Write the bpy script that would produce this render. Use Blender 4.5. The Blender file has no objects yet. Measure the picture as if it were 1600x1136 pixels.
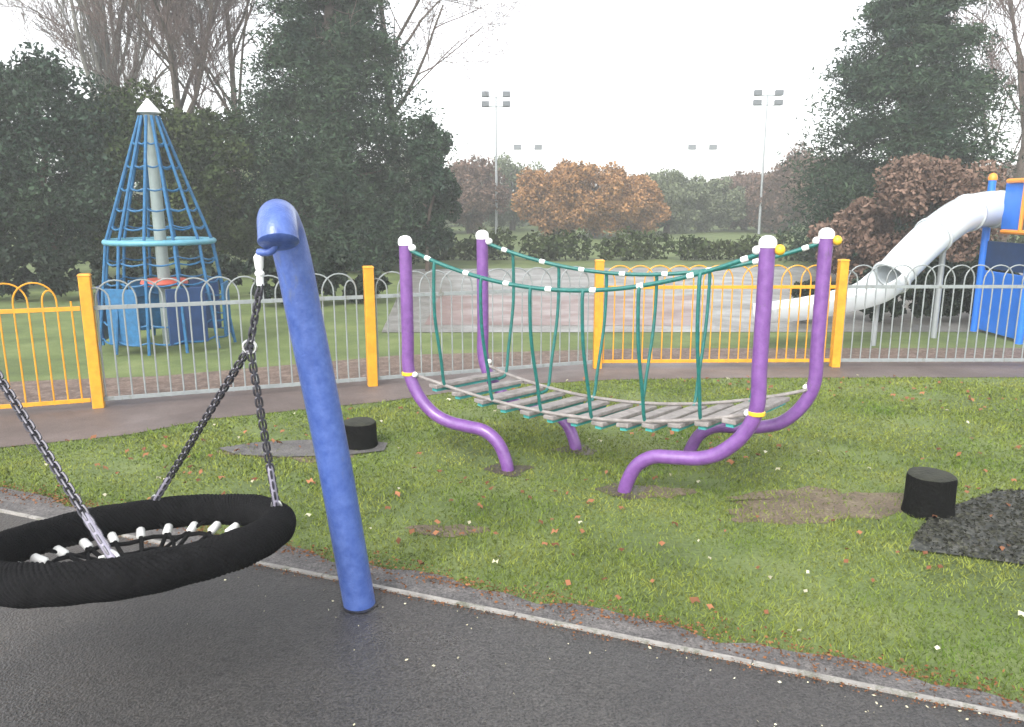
import bpy, math, random
import numpy as np
from mathutils import Vector, Matrix
R_ = math.radians
S = bpy.context.scene
COL = S.collection
rng = np.random.default_rng(7)
random.seed(7)

# ------------------------------------------------------------------ camera
PITCH, F, HC = R_(11.8), 1200.0, 1.64
cam = bpy.data.objects.new('camera', bpy.data.cameras.new('camera'))
COL.objects.link(cam)
cam.location = (0, 0, HC)
cam.rotation_euler = (R_(90) - PITCH, 0, 0)
cam.data.sensor_width = 36
cam.data.lens = 27
cam.data.clip_end = 1500
cam.data.clip_start = 0.05
S.camera = cam
# ------------------------------------------------------------------ world, sun, exposure
W = bpy.data.worlds.new('World'); S.world = W; W.use_nodes = True
nt = W.node_tree; nt.nodes.clear()
SUN_EL, SUN_AZ = R_(42), R_(205)          # veiled sun high behind the camera
sky = nt.nodes.new('ShaderNodeTexSky'); sky.sky_type = 'NISHITA'; sky.sun_disc = False
sky.sun_elevation = SUN_EL; sky.sun_rotation = SUN_AZ; sky.air_density = 1.0; sky.dust_density = 2.0; sky.ozone_density = 1.0
hs = nt.nodes.new('ShaderNodeHueSaturation'); hs.inputs['Saturation'].default_value = 0.16
bg = nt.nodes.new('ShaderNodeBackground'); bg.inputs['Strength'].default_value = 0.15
wo = nt.nodes.new('ShaderNodeOutputWorld')
nt.links.new(sky.outputs[0], hs.inputs['Color']); nt.links.new(hs.outputs[0], bg.inputs[0]); nt.links.new(bg.outputs[0], wo.inputs[0])
sl = bpy.data.lights.new('sun', 'SUN'); sl.energy = 0.8; sl.angle = R_(20); sl.color = (1, .97, .92)
so = bpy.data.objects.new('sun', sl); COL.objects.link(so)
sd = Vector((math.sin(SUN_AZ)*math.cos(SUN_EL), math.cos(SUN_AZ)*math.cos(SUN_EL), math.sin(SUN_EL)))
so.rotation_euler = sd.to_track_quat('Z', 'Y').to_euler(); so.location = (0, 0, 20)
S.view_settings.view_transform = 'Standard'; S.view_settings.look = 'None'
S.view_settings.exposure = 1.75; S.view_settings.gamma = 1
S.cycles.max_bounces = 6; S.cycles.volume_bounces = 1
try: S.cycles.use_denoising = True
except Exception: pass

# ------------------------------------------------------------------ helpers
fw = np.array([0, math.cos(PITCH), -math.sin(PITCH)]); up = np.array([0, math.sin(PITCH), math.cos(PITCH)])
def ray(px, py): return fw + np.array([1., 0, 0])*(px-800)/F + up*(568-py)/F
def G(px, py, z=0.0):
    d = ray(px, py); t = (z-HC)/d[2]; return np.array([d[0]*t, d[1]*t, z])
def D(px, py, dep): return np.array([0, 0, HC]) + ray(px, py)*dep
def at(px, py, Y):
    d = ray(px, py); return np.array([0, 0, HC]) + d*(Y/d[1])

class MB:
    def __init__(s): s.v = []; s.f = []; s.n = 0
    def add(s, v, f):
        v = np.asarray(v, float); s.v.append(v); s.f += [tuple(i+s.n for i in q) for q in f]; s.n += len(v); return s
    def box(s, c, d, M=None, taper=1.0):
        h = np.array(d)/2
        v = np.array([(x, y, z) for z in (-1, 1) for y in (-1, 1) for x in (-1, 1)], float)
        v[4:, :2] *= taper
        v = v*h
        if M is not None: v = v @ np.asarray(M).T
        return s.add(v+np.array(c), [(0,2,3,1),(4,5,7,6),(0,1,5,4),(2,6,7,3),(0,4,6,2),(1,3,7,5)])
    def tube(s, P, r, n=8, cap=True, closed=False):
        P = np.asarray(P, float); m = len(P); r = np.broadcast_to(np.asarray(r, float), (m,))
        T = np.gradient(P, axis=0) if not closed else np.roll(P, -1, 0)-np.roll(P, 1, 0)
        T /= np.linalg.norm(T, axis=1)[:, None]+1e-12
        a = np.array([0, 0, 1.]) if abs(T[0][2]) < .9 else np.array([1., 0, 0])
        N = np.cross(T[0], a); N /= np.linalg.norm(N); V = []
        th = np.linspace(0, 2*np.pi, n, endpoint=False)
        for i in range(m):
            N = N-T[i]*(N@T[i]); N /= np.linalg.norm(N)+1e-12; B = np.cross(T[i], N)
            V.append(P[i]+r[i]*(np.cos(th)[:, None]*N+np.sin(th)[:, None]*B))
        V = np.concatenate(V); f = []
        for i in range(m if closed else m-1):
            j = (i+1) % m
            for k in range(n):
                l = (k+1) % n; f.append((i*n+k, i*n+l, j*n+l, j*n+k))
        if cap and not closed:
            f.append(tuple(range(n-1, -1, -1))); f.append(tuple((m-1)*n+k for k in range(n)))
        return s.add(V, f)
    def lathe(s, c, prof, n=16, axis=None):
        c = np.array(c, float); V = []; f = []
        M = np.eye(3)
        if axis is not None: M = np.array(Vector(axis).to_track_quat('Z', 'Y').to_matrix())
        th = np.linspace(0, 2*np.pi, n, endpoint=False)
        for r, z in prof:
            V.append(np.stack([r*np.cos(th), r*np.sin(th), np.full(n, z)], 1) @ M.T + c)
        for i in range(len(prof)-1):
            for k in range(n):
                l = (k+1) % n; f.append((i*n+k, i*n+l, (i+1)*n+l, (i+1)*n+k))
        f.append(tuple(range(n-1, -1, -1))); f.append(tuple((len(prof)-1)*n+k for k in range(n)))
        return s.add(np.concatenate(V), f)
    def ball(s, c, r, n=8):
        if np.isscalar(r): r = (r, r, r)
        V = []; f = []; m = max(4, n//2+1)
        for i in range(m+1):
            a = np.pi*i/m - np.pi/2
            for k in range(n):
                b = 2*np.pi*k/n; V.append((c[0]+r[0]*math.cos(a)*math.cos(b), c[1]+r[1]*math.cos(a)*math.sin(b), c[2]+r[2]*math.sin(a)))
        for i in range(m):
            for k in range(n):
                l = (k+1) % n; f.append((i*n+k, i*n+l, (i+1)*n+l, (i+1)*n+k))
        return s.add(V, f)
    def build(s, name, mat, parent=None, smooth=True, bevel=0):
        me = bpy.data.meshes.new(name)
        me.from_pydata(np.concatenate(s.v).tolist(), [], s.f)
        me.materials.append(mat); me.validate()
        if smooth:
            me.polygons.foreach_set('use_smooth', [True]*len(me.polygons))
            try: me.set_sharp_from_angle(angle=R_(40))
            except Exception: pass
        o = bpy.data.objects.new(name, me); COL.objects.link(o)
        if parent is not None: attach(o, parent)
        if bevel:
            b = o.modifiers.new('bevel', 'BEVEL'); b.width = bevel; b.segments = 2; b.limit_method = 'ANGLE'
        return o
def attach(o, p):
    o.parent = p; o.matrix_parent_inverse = WM(p).inverted()
def WM(o):
    M = Matrix.LocRotScale(o.location, o.rotation_euler, o.scale)
    if o.parent is not None: M = WM(o.parent) @ o.matrix_parent_inverse @ M
    return M
def big(name, V, Fa, mat, parent=None, mats=None, mi=None):
    """fast mesh from numpy: V (n,3), Fa (m,k)"""
    me = bpy.data.meshes.new(name); V = np.asarray(V, np.float32); Fa = np.asarray(Fa, np.int32); m, k = Fa.shape
    me.vertices.add(len(V)); me.vertices.foreach_set('co', V.ravel())
    me.loops.add(m*k); me.loops.foreach_set('vertex_index', Fa.ravel())
    me.polygons.add(m); me.polygons.foreach_set('loop_start', np.arange(0, m*k, k, dtype=np.int32))
    try: me.polygons.foreach_set('loop_total', np.full(m, k, dtype=np.int32))
    except Exception: pass
    for q in (mats or [mat]): me.materials.append(q)
    if mi is not None: me.polygons.foreach_set('material_index', np.asarray(mi, np.int32))
    me.update(calc_edges=True); me.validate()
    o = bpy.data.objects.new(name, me); COL.objects.link(o)
    if parent is not None: attach(o, parent)
    return o
def tag(o, label=None, cat=None, group=None, kind=None):
    if label: o['label'] = label
    if cat: o['category'] = cat
    if group: o['group'] = group
    if kind: o['kind'] = kind
    return o
def thing(name, loc, label, cat, group=None):
    o = bpy.data.objects.new(name, None); COL.objects.link(o); o.location = tuple(loc); o.empty_display_size = .2
    return tag(o, label, cat, group)
def copy_tree(o, parent=None):
    c = o.copy(); COL.objects.link(c); c.parent = parent
    for ch in [q for q in bpy.data.objects if q.parent == o]: copy_tree(ch, c)
    return c
def spline(P, n=10):
    P = np.asarray(P, float); Q = np.vstack([2*P[0]-P[1], P, 2*P[-1]-P[-2]]); out = []
    for i in range(1, len(Q)-2):
        for t in np.linspace(0, 1, n, endpoint=False):
            a, b, c, d = Q[i-1], Q[i], Q[i+1], Q[i+2]
            out.append(.5*((2*b)+(-a+c)*t+(2*a-5*b+4*c-d)*t*t+(-a+3*b-3*c+d)*t**3))
    out.append(P[-1]); return np.array(out)

# ------------------------------------------------------------------ materials
def mat(name, col, rough=.6, metal=0., var=.15, scale=8., col2=None, bump=0., bscale=40., spec=.5, detail=6, coat=0.):
    m = bpy.data.materials.new(name); m.use_nodes = True; n = m.node_tree; b = n.nodes['Principled BSDF']
    L = n.links.new; tc = n.nodes.new('ShaderNodeTexCoord')
    nz = n.nodes.new('ShaderNodeTexNoise'); nz.inputs['Scale'].default_value = scale; nz.inputs['Detail'].default_value = detail; nz.inputs['Roughness'].default_value = .65
    L(tc.outputs['Object'], nz.inputs['Vector'])
    cr = n.nodes.new('ShaderNodeValToRGB'); cr.color_ramp.elements[0].position = .3; cr.color_ramp.elements[1].position = .7
    c = np.array(col); c2 = np.array(col2) if col2 is not None else np.clip(c*(1+var), 0, 1)
    cr.color_ramp.elements[0].color = (*(c*(1-var) if col2 is None else c), 1); cr.color_ramp.elements[1].color = (*c2, 1)
    L(nz.outputs['Fac'], cr.inputs[0]); L(cr.outputs[0], b.inputs['Base Color'])
    b.inputs['Roughness'].default_value = rough; b.inputs['Metallic'].default_value = metal; b.inputs['Specular IOR Level'].default_value = spec
    if coat: b.inputs['Coat Weight'].default_value = coat; b.inputs['Coat Roughness'].default_value = .15
    if bump:
        nb = n.nodes.new('ShaderNodeTexNoise'); nb.inputs['Scale'].default_value = bscale; nb.inputs['Detail'].default_value = 4
        L(tc.outputs['Object'], nb.inputs['Vector'])
        bp = n.nodes.new('ShaderNodeBump'); bp.inputs['Strength'].default_value = bump; bp.inputs['Distance'].default_value = .01
        L(nb.outputs['Fac'], bp.inputs['Height']); L(bp.outputs[0], b.inputs['Normal'])
    return m
def island(m, amt=.35):
    m.node_tree.nodes['Principled BSDF'].inputs['Specular IOR Level'].default_value = .12
    """leaf to leaf variation of colour"""
    n = m.node_tree; b = n.nodes['Principled BSDF']; src = b.inputs['Base Color'].links[0].from_socket
    g = n.nodes.new('ShaderNodeNewGeometry'); mr = n.nodes.new('ShaderNodeMapRange'); mr.inputs[3].default_value = 1-amt; mr.inputs[4].default_value = 1+amt
    h = n.nodes.new('ShaderNodeHueSaturation'); n.links.new(g.outputs['Random Per Island'], mr.inputs[0]); n.links.new(mr.outputs[0], h.inputs['Value'])
    n.links.new(src, h.inputs['Color']); n.links.new(h.outputs[0], b.inputs['Base Color']); return m
def stain(m, col, thr=.62, scale=9, zlow=None):
    n = m.node_tree; b = n.nodes['Principled BSDF']; src = b.inputs['Base Color'].links[0].from_socket; L = n.links.new
    tc = n.nodes.new('ShaderNodeTexCoord'); mp_ = n.nodes.new('ShaderNodeMapping'); mp_.inputs['Scale'].default_value = (1, 1, .35)
    a = n.nodes.new('ShaderNodeTexNoise'); a.inputs['Scale'].default_value = scale; a.inputs['Detail'].default_value = 8; a.inputs['Roughness'].default_value = .75
    L(tc.outputs['Object'], mp_.inputs[0]); L(mp_.outputs[0], a.inputs['Vector'])
    r = n.nodes.new('ShaderNodeMapRange'); r.inputs[1].default_value = thr; r.inputs[2].default_value = thr+.1; r.inputs[4].default_value = .75; L(a.outputs['Fac'], r.inputs[0])
    x = n.nodes.new('ShaderNodeMix'); x.data_type = 'RGBA'; L(r.outputs[0], x.inputs[0]); L(src, x.inputs[6]); x.inputs[7].default_value = (*col, 1)
    L(x.outputs[2], b.inputs['Base Color']); rr_ = n.nodes.new('ShaderNodeMapRange'); rr_.inputs[3].default_value = b.inputs['Roughness'].default_value; rr_.inputs[4].default_value = .75
    L(r.outputs[0], rr_.inputs[0]); L(rr_.outputs[0], b.inputs['Roughness'])
def ground_mat(name, stops, scale, speck=None, speck_scale=300, rough=(.5, .8), bump=.4, bscale=150, rscale=1.5):
    """multi-scale noise colours, fine grain specks, roughness patches"""
    m = bpy.data.materials.new(name); m.use_nodes = True; n = m.node_tree; b = n.nodes['Principled BSDF']; L = n.links.new
    tc = n.nodes.new('ShaderNodeTexCoord')
    a = n.nodes.new('ShaderNodeTexNoise'); a.inputs['Scale'].default_value = scale; a.inputs['Detail'].default_value = 10; a.inputs['Roughness'].default_value = .7
    L(tc.outputs['Object'], a.inputs['Vector'])
    cr = n.nodes.new('ShaderNodeValToRGB'); e = cr.color_ramp.elements
    e[0].position = stops[0][0]; e[0].color = (*stops[0][1], 1); e[1].position = stops[-1][0]; e[1].color = (*stops[-1][1], 1)
    for p, c in stops[1:-1]:
        q = e.new(p); q.color = (*c, 1)
    L(a.outputs['Fac'], cr.inputs[0]); out = cr.outputs[0]
    if speck is not None:
        v = n.nodes.new('ShaderNodeTexNoise'); v.inputs['Scale'].default_value = speck_scale; v.inputs['Detail'].default_value = 3; v.inputs['Roughness'].default_value = .8
        L(tc.outputs['Object'], v.inputs['Vector'])
        mr = n.nodes.new('ShaderNodeMapRange'); mr.inputs[1].default_value = .3; mr.inputs[2].default_value = .7; mr.inputs[3].default_value = 1-speck; mr.inputs[4].default_value = 1+speck
        L(v.outputs['Fac'], mr.inputs[0]); mx = n.nodes.new('ShaderNodeHueSaturation'); L(mr.outputs[0], mx.inputs['Value']); L(out, mx.inputs['Color']); out = mx.outputs[0]
    L(out, b.inputs['Base Color'])
    r = n.nodes.new('ShaderNodeTexNoise'); r.inputs['Scale'].default_value = rscale; r.inputs['Detail'].default_value = 5; L(tc.outputs['Object'], r.inputs['Vector'])
    mr2 = n.nodes.new('ShaderNodeMapRange'); mr2.inputs[1].default_value = .35; mr2.inputs[2].default_value = .65; mr2.inputs[3].default_value = rough[0]; mr2.inputs[4].default_value = rough[1]
    L(r.outputs['Fac'], mr2.inputs[0]); L(mr2.outputs[0], b.inputs['Roughness'])
    nb = n.nodes.new('ShaderNodeTexNoise'); nb.inputs['Scale'].default_value = bscale; nb.inputs['Detail'].default_value = 3; L(tc.outputs['Object'], nb.inputs['Vector'])
    bp = n.nodes.new('ShaderNodeBump'); bp.inputs['Strength'].default_value = bump; bp.inputs['Distance'].default_value = .006; L(nb.outputs['Fac'], bp.inputs['Height']); L(bp.outputs[0], b.inputs['Normal'])
    return m
M = {}
M['grass_soil'] = ground_mat('grass soil', [(.3, (.055, .075, .02)), (.5, (.095, .13, .035)), (.7, (.15, .18, .06))], 1.1, .35, 60, (.8, .95), .8, 60)
M['safety'] = ground_mat('wet rubber surface', [(.3, (.031, .030, .030)), (.5, (.046, .043, .041)), (.7, (.064, .059, .055))], .7, .9, 110, (.2, .55), .9, 110, 1.2)
M['strip'] = ground_mat('old tarmac margin', [(.25, (.045, .042, .04)), (.5, (.095, .089, .087)), (.75, (.17, .155, .145))], 7, .7, 90, (.5, .8), .8, 90, 2)
M['path'] = ground_mat('brown tarmac path', [(.3, (.075, .056, .050)), (.5, (.108, .083, .075)), (.7, (.15, .12, .11))], 1.5, .3, 120, (.4, .7), .5, 110, 1.2)
M['litter'] = ground_mat('leaf litter bed', [(.3, (.06, .042, .032)), (.5, (.13, .09, .07)), (.7, (.22, .17, .14))], 9, .5, 40, (.7, .9), 1, 40)
M['court'] = ground_mat('pale court', [(.3, (.12, .115, .095)), (.5, (.175, .168, .155)), (.7, (.22, .215, .205))], 1.6, .3, 20, (.3, .6), .2, 40)
M['red_court'] = ground_mat('red court', [(.3, (.15, .10, .09)), (.7, (.21, .15, .135))], .8, .15, 30, (.3, .6), .2, 40)
M['mulch'] = ground_mat('dark rubber mulch', [(.35, (.012, .013, .011)), (.5, (.04, .042, .034)), (.68, (.12, .115, .1))], 28, .6, 120, (.4, .8), 1, 60)
M['chips'] = island(mat('mulch chips', (.012, .013, .010), .85, scale=9, col2=(.06, .06, .045)), .6)
M['worn'] = ground_mat('worn earth', [(.3, (.07, .055, .035)), (.5, (.12, .09, .06)), (.7, (.17, .14, .09))], 6, .5, 60, (.7, .9), .9, 60)
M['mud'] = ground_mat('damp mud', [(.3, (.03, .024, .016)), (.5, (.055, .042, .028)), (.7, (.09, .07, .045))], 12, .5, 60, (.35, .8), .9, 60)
M['foot_ring'] = ground_mat('dark ring at post foot', [(.3, (.016, .015, .014)), (.7, (.04, .036, .03))], 14, .5, 60, (.3, .6), .9, 60)
M['edging'] = mat('pale edging', (.27, .255, .235), .7, var=.35, scale=14, bump=.5)
M['blue'] = mat('mottled blue paint', (.034, .074, .27), .34, var=.25, scale=26, col2=(.085, .145, .40), bump=.25, bscale=120, coat=.25)
M['purple'] = mat('purple paint', (.125, .045, .195), .33, var=.3, scale=22, col2=(.20, .085, .29), bump=.1, coat=.25)
M['white'] = mat('white cap', (.75, .76, .74), .4, var=.08)
M['yellowp'] = mat('yellow plastic', (.75, .45, .03), .4, var=.08)
M['teal'] = mat('teal coated rope', (.006, .115, .10), .5, var=.3, scale=30)
M['plank'] = mat('weathered grey boards', (.15, .135, .125), .6, var=.3, scale=16, col2=(.29, .265, .25), bump=.6, bscale=60)
M['tealp'] = mat('teal edge paint', (.05, .32, .30), .45, var=.2)
M['rail'] = mat('pale grey paint', (.22, .24, .24), .45, var=.15, scale=10)
M['yrail'] = mat('orange yellow paint', (.60, .275, .015), .45, var=.18, scale=12)
M['rope'] = mat('black rope', (.006, .006, .0065), .85, var=.5, scale=30, bump=.6, bscale=200, spec=.12)
M['chain'] = mat('dull steel chain', (.07, .068, .08), .42, metal=.6, var=.35, scale=60)
M['sleeve'] = mat('lilac grey sleeve', (.24, .225, .28), .55, var=.2, scale=60)
M['steel'] = mat('bright steel', (.6, .6, .6), .3, metal=.9, var=.1)
M['ferrule'] = mat('pale ferrule', (.72, .72, .69), .35, var=.15, scale=40)
M['stump'] = mat('black stump', (.004, .004, .0036), .9, var=.4, scale=12, bump=.8, bscale=50, spec=.08)
M['stumptop'] = mat('stump top', (.018, .019, .011), .9, var=.5, scale=18, bump=.8, bscale=50)
M['bluenet'] = mat('blue rope', (.012, .10, .22), .6, var=.3, scale=20)
M['tealring'] = mat('light teal ring', (.10, .28, .36), .45, var=.15)
M['mast'] = mat('pale mast', (.24, .29, .28), .4, var=.1)
M['navy'] = mat('navy panel', (.012, .04, .12), .4, var=.2)
M['red'] = mat('red panel', (.42, .07, .04), .5, var=.2)
M['slide'] = mat('white slide plastic', (.55, .585, .60), .22, var=.05, scale=2, coat=.3)
M['toyblue'] = mat('bright blue panel', (.02, .16, .62), .35, var=.12, scale=4)
M['orange'] = mat('orange rail', (.75, .26, .03), .4, var=.1)
M['galv'] = mat('galvanised pole', (.3, .32, .33), .4, metal=.3, var=.1)
M['lamp'] = mat('floodlight housing', (.1, .11, .12), .5)
M['bark'] = mat('bark', (.09, .07, .055), .9, var=.35, scale=6, bump=.8)
M['twig'] = mat('pinkish twigs', (.13, .09, .08), .9, var=.3, scale=3)
M['paletwig'] = mat('pale twigs', (.19, .18, .165), .9, var=.3, scale=3)
M['conifer'] = island(mat('dark conifer sprays', (.010, .025, .018), .8, var=.3, scale=1.3, col2=(.045, .07, .035)), .5)
M['evergreen'] = island(mat('dark evergreen leaves', (.015, .03, .010), .75, var=.3, scale=.8, col2=(.055, .07, .022)), .5)
M['hollyleaf'] = island(mat('glossy evergreen leaves', (.013, .03, .02), .45, scale=.8, col2=(.034, .055, .03)), .5)
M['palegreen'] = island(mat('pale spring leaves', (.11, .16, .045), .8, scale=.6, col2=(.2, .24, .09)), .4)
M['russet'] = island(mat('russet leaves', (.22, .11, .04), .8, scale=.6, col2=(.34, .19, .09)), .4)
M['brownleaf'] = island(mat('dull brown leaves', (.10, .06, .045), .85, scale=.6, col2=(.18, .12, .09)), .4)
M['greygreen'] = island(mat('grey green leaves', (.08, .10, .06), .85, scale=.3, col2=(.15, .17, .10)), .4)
M['shrub'] = island(mat('dark shrub leaves', (.012, .022, .016), .7, scale=1.2, col2=(.035, .045, .03)), .5)
M['blade'] = island(mat('grass blades', (.07, .125, .014), .8, scale=1.4, col2=(.21, .225, .05), detail=8), .45)
M['litterleaf'] = island(mat('fallen leaves', (.16, .06, .03), .8, scale=3, col2=(.30, .14, .07)), .5)
M['crumb'] = island(mat('brown crumbs', (.12, .05, .022), .85, scale=3, col2=(.22, .10, .045)), .5)
M['paleleaf'] = island(mat('pale fallen leaves', (.45, .40, .26), .6, scale=3, col2=(.62, .6, .45)), .3)
M['dark'] = mat('dark opening', (.01, .01, .01), .6)

stain(M['blue'], (.10, .13, .22), .60, 14); stain(M['purple'], (.10, .07, .11), .6, 16); stain(M['rail'], (.10, .09, .06), .57, 12)
stain(M['yrail'], (.22, .14, .05), .6, 10); stain(M['slide'], (.26, .28, .25), .56, 3); stain(M['edging'], (.06, .07, .03), .5, 7); stain(M['white'], (.3, .3, .26), .58, 30)
stain(M['toyblue'], (.05, .09, .2), .6, 6)
# ------------------------------------------------------------------ ground sheets
def sheet(name, pts, z, m, sub=1):
    P = np.array([[p[0], p[1], z] for p in pts]); mb = MB(); mb.add(P, [tuple(range(len(P)))])
    o = mb.build(name, m, smooth=False); o['kind'] = 'structure'; return o
sheet('ground', [(-400, -60), (400, -60), (400, 700), (-400, 700)], 0, M['grass_soil'])
# straight edges measured on the picture, continued past the frame
E0, E1 = G(0, 765), G(1600, 1095)           # grass / tarmac margin edge
L0, L1 = G(480, 900), G(1572, 1123)         # pale edging
def along(a, b, t): return a+(b-a)*t
eg = lambda t: along(E0, E1, t)
lg = lambda t: along(L0, L1, t)
wob = [eg(t)+np.array([0, .03*math.sin(t*37)+.025*math.sin(t*91+1), 0]) for t in np.linspace(-1.2, 2.2, 120)]
sheet('play_surface', [*[p[:2] for p in wob], (9, -8), (-14, -8)], .008, M['strip'])
sheet('safety_surface', [lg(-3)[:2], lg(3)[:2], (9, -9), (-16, -9)], .012, M['safety'])
d = (L1-L0)/np.linalg.norm(L1-L0); nrm = np.array([-d[1], d[0], 0])
kb = MB(); cursor = -3.0
kmid = (lg(-2)+lg(2.4))/2; klen = np.linalg.norm(lg(2.4)-lg(-2)); ang = math.atan2(d[1], d[0])
Mz = lambda a: np.array([[math.cos(a), -math.sin(a), 0], [math.sin(a), math.cos(a), 0], [0, 0, 1]])
npc = int(klen/.9)
for i in range(npc):
    c = lg(-2)+(lg(2.4)-lg(-2))*(i+.5)/npc
    kb.box((c[0], c[1], .008), (klen/npc-.006, .022, .026), Mz(ang))
ke = kb.build('edging_strip', M['edging'], smooth=False); ke['kind'] = 'structure'
# path
near = [(-500, 790), (-200, 737), (0, 700), (100, 690), (200, 680), (330, 655), (480, 640), (600, 628), (700, 614), (800, 602), (950, 594), (1150, 591), (1600, 590), (2100, 590)]
PN = [G(*p) for p in near]
fa, fb = G(155, 637), G(934, 577)           # fence base line (left run)
fb = np.array([fb[0], 7.62, 0]); fdir = (fb-fa)/np.linalg.norm(fb-fa)
FL = fa-fdir*6
far = [FL+np.array([0, .0, 0]), fa, fb, np.array([14, 7.7, 0])]
pathpoly = [p[:2] for p in PN] + [(14, 7.95), (fb[0], 7.87), (fa[0], fa[1]+.25), (FL[0], FL[1]+.25)]
sheet('path', pathpoly, .004, M['path'])
sheet('leaf_litter_bed', [(FL[0], FL[1]+.24), (fa[0], fa[1]+.24), (fb[0], 7.86), (14, 7.94), (14, 8.75), (1.5, 8.7), (-1.2, 8.3), (-3.4, 7.25), (-9, 6.2)], .003, M['litter'])
# courts beyond
sheet('court', [G(596, 520)[:2], (16, 9.9), (22, 21.5), G(640, 421)[:2]], .006, M['court'])
sheet('red_court', [(-1.2, 10.4), (2.6, 10.3), (3.6, 13.8), (-1.3, 13.8)], .010, M['red_court'])
# patches
sheet('mulch_patch', [G(*p)[:2] for p in [(1418, 862), (1432, 835), (1455, 810), (1500, 790), (1555, 771), (1620, 768), (1760, 775), (1800, 850), (1720, 898), (1620, 889), (1500, 872)]], .014, M['mulch'])
sheet('stump_patch', [G(*p)[:2] for p in [(340, 702), (400, 693), (480, 689), (560, 688), (606, 694), (600, 706), (540, 713), (440, 716), (370, 712)]], .010, M['strip'])
rs = np.random.default_rng(3)
def blob(cx, cy, rx, ry, z, n=40):
    a = np.linspace(0, 2*np.pi, n, endpoint=False)
    return [G(cx+rx*math.cos(t)*(1+.25*math.sin(3*t+cx)+.12*math.sin(7*t)+rs.normal(0, .06)), cy+ry*math.sin(t)*(1+.2*math.sin(5*t+cy)+rs.normal(0, .08)))[:2] for t in a]

# ------------------------------------------------------------------ fences
H_F, H_R = 1.04, .82
def railing(name, p, q, label, cat, m, post_a, post_b, pm, lean=0):
    p = np.array([p[0], p[1], 0.]); q = np.array([q[0], q[1], 0.]); L = np.linalg.norm(q-p); u = (q-p)/L
    root = thing(name, (p+q)/2, label, cat, 'bow topped metal railings around the play area')
    bars = MB(); n = int(round((L-.1)/.096)); xs = np.linspace(.06, L-.06, n)
    for i, x in enumerate(xs):
        b = p+u*x
        bars.tube([b+(0, 0, .05), b+(0, 0, .88)], .0068, 6)
    for i in range(0, n, 2):
        j = i+3
        if j >= n: 
            if i+1 < n: j = i+1
            else: continue
        a, b = xs[i], xs[j]
        t = np.linspace(0, np.pi, 13)
        off = np.cross(u, (0, 0, 1))*(.008 if (i//2) % 2 else -.008)
        h = .155 if j == i+3 else .09
        P = [p+u*((a+b)/2-(b-a)/2*math.cos(k))+np.array([0, 0, .88+h*math.sin(k)])+off*math.sin(k) for k in t]
        bars.tube(P, .0068, 6)
    if n > 2: 
        t = np.linspace(0, np.pi, 9); a, b = xs[1], xs[1]-.19
        bars.tube([p+u*((a+b)/2+(a-b)/2*math.cos(k))+np.array([0, 0, .88+.1*math.sin(k)]) for k in t[:6]], .0068, 6)
    bars.build('hoop_bars', m, root)
    for nm, z in (('top_rail', H_R), ('bottom_rail', .07)):
        r = MB(); r.box((p+q)/2+np.array([0, 0, z]), (L, .012, .034), Mz(math.atan2(u[1], u[0]))); r.build(nm, m, root, smooth=False, bevel=.002)
    for k, e in ((post_a, p), (post_b, q)):
        if k:
            b = MB(); b.box(e+np.array([0, 0, .54]), (.085, .085, 1.08), Mz(math.atan2(u[1], u[0]))); b.build('post', pm, root, smooth=False, bevel=.006)
            b = MB(); b.box(e+np.array([0, 0, 1.087]), (.095, .095, .014), Mz(math.atan2(u[1], u[0])), .8); b.build('post_cap', pm, root, smooth=False)
    return root
pA = fa; pB = G(583, 604); t = (pB-fa)@fdir; pB = fa+fdir*t; pC = fb.copy()
pD = np.array([G(1303, 573)[0], 7.68, 0]); pE = pD+np.array([2.42, .02, 0]); pF = pE+np.array([2.42, .02, 0])
gp = .055
railing('yellow_gate', fa-fdir*2.35, fa-fdir*gp, 'yellow bow topped railing gate at the left edge of the fence line', 'gate', M['yrail'], True, False, M['yrail'])
railing('grey_railing', pA, pB-fdir*gp, 'grey bow topped railing between the two orange posts behind the basket swing', 'railing', M['rail'], True, False, M['yrail'])
railing('grey_railing', pB, pC-fdir*gp, 'grey bow topped railing between the orange post beside the blue leg and the fence corner', 'railing', M['rail'], True, False, M['yrail'])
ud = (pD-pC)/np.linalg.norm(pD-pC)
railing('yellow_gate', pC, pD-ud*gp, 'yellow barred gate section of the fence seen behind the right purple posts', 'gate', M['yrail'], True, False, M['yrail'])
railing('grey_railing', pD, pE-np.array([gp, 0, 0]), 'grey bow topped railing in front of the white slide at the right', 'railing', M['rail'], True, False, M['yrail'])
railing('grey_railing', pE, pF, 'grey bow topped railing continuing past the blue play tower at the right edge', 'railing', M['rail'], True, True, M['yrail'])

# ------------------------------------------------------------------ basket swing
BC = np.array([-1.301, 2.496, .487])
def rotv(r):
    r = np.array(r); a = np.linalg.norm(r); k = r/a; K = np.array([[0, -k[2], k[1]], [k[2], 0, -k[0]], [-k[1], k[0], 0]])
    return np.eye(3)+math.sin(a)*K+(1-math.cos(a))*K@K
BM = rotv([-.177, -.038, .32]); RB = .465; RT = .061
sw = thing('basket_swing', BC, 'round black rope rimmed basket swing hanging on chains beside the blue leg', 'swing')
def ringpt(th, r=RB, z=0.): return BC+BM@np.array([r*math.cos(th), r*math.sin(th), z])
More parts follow.
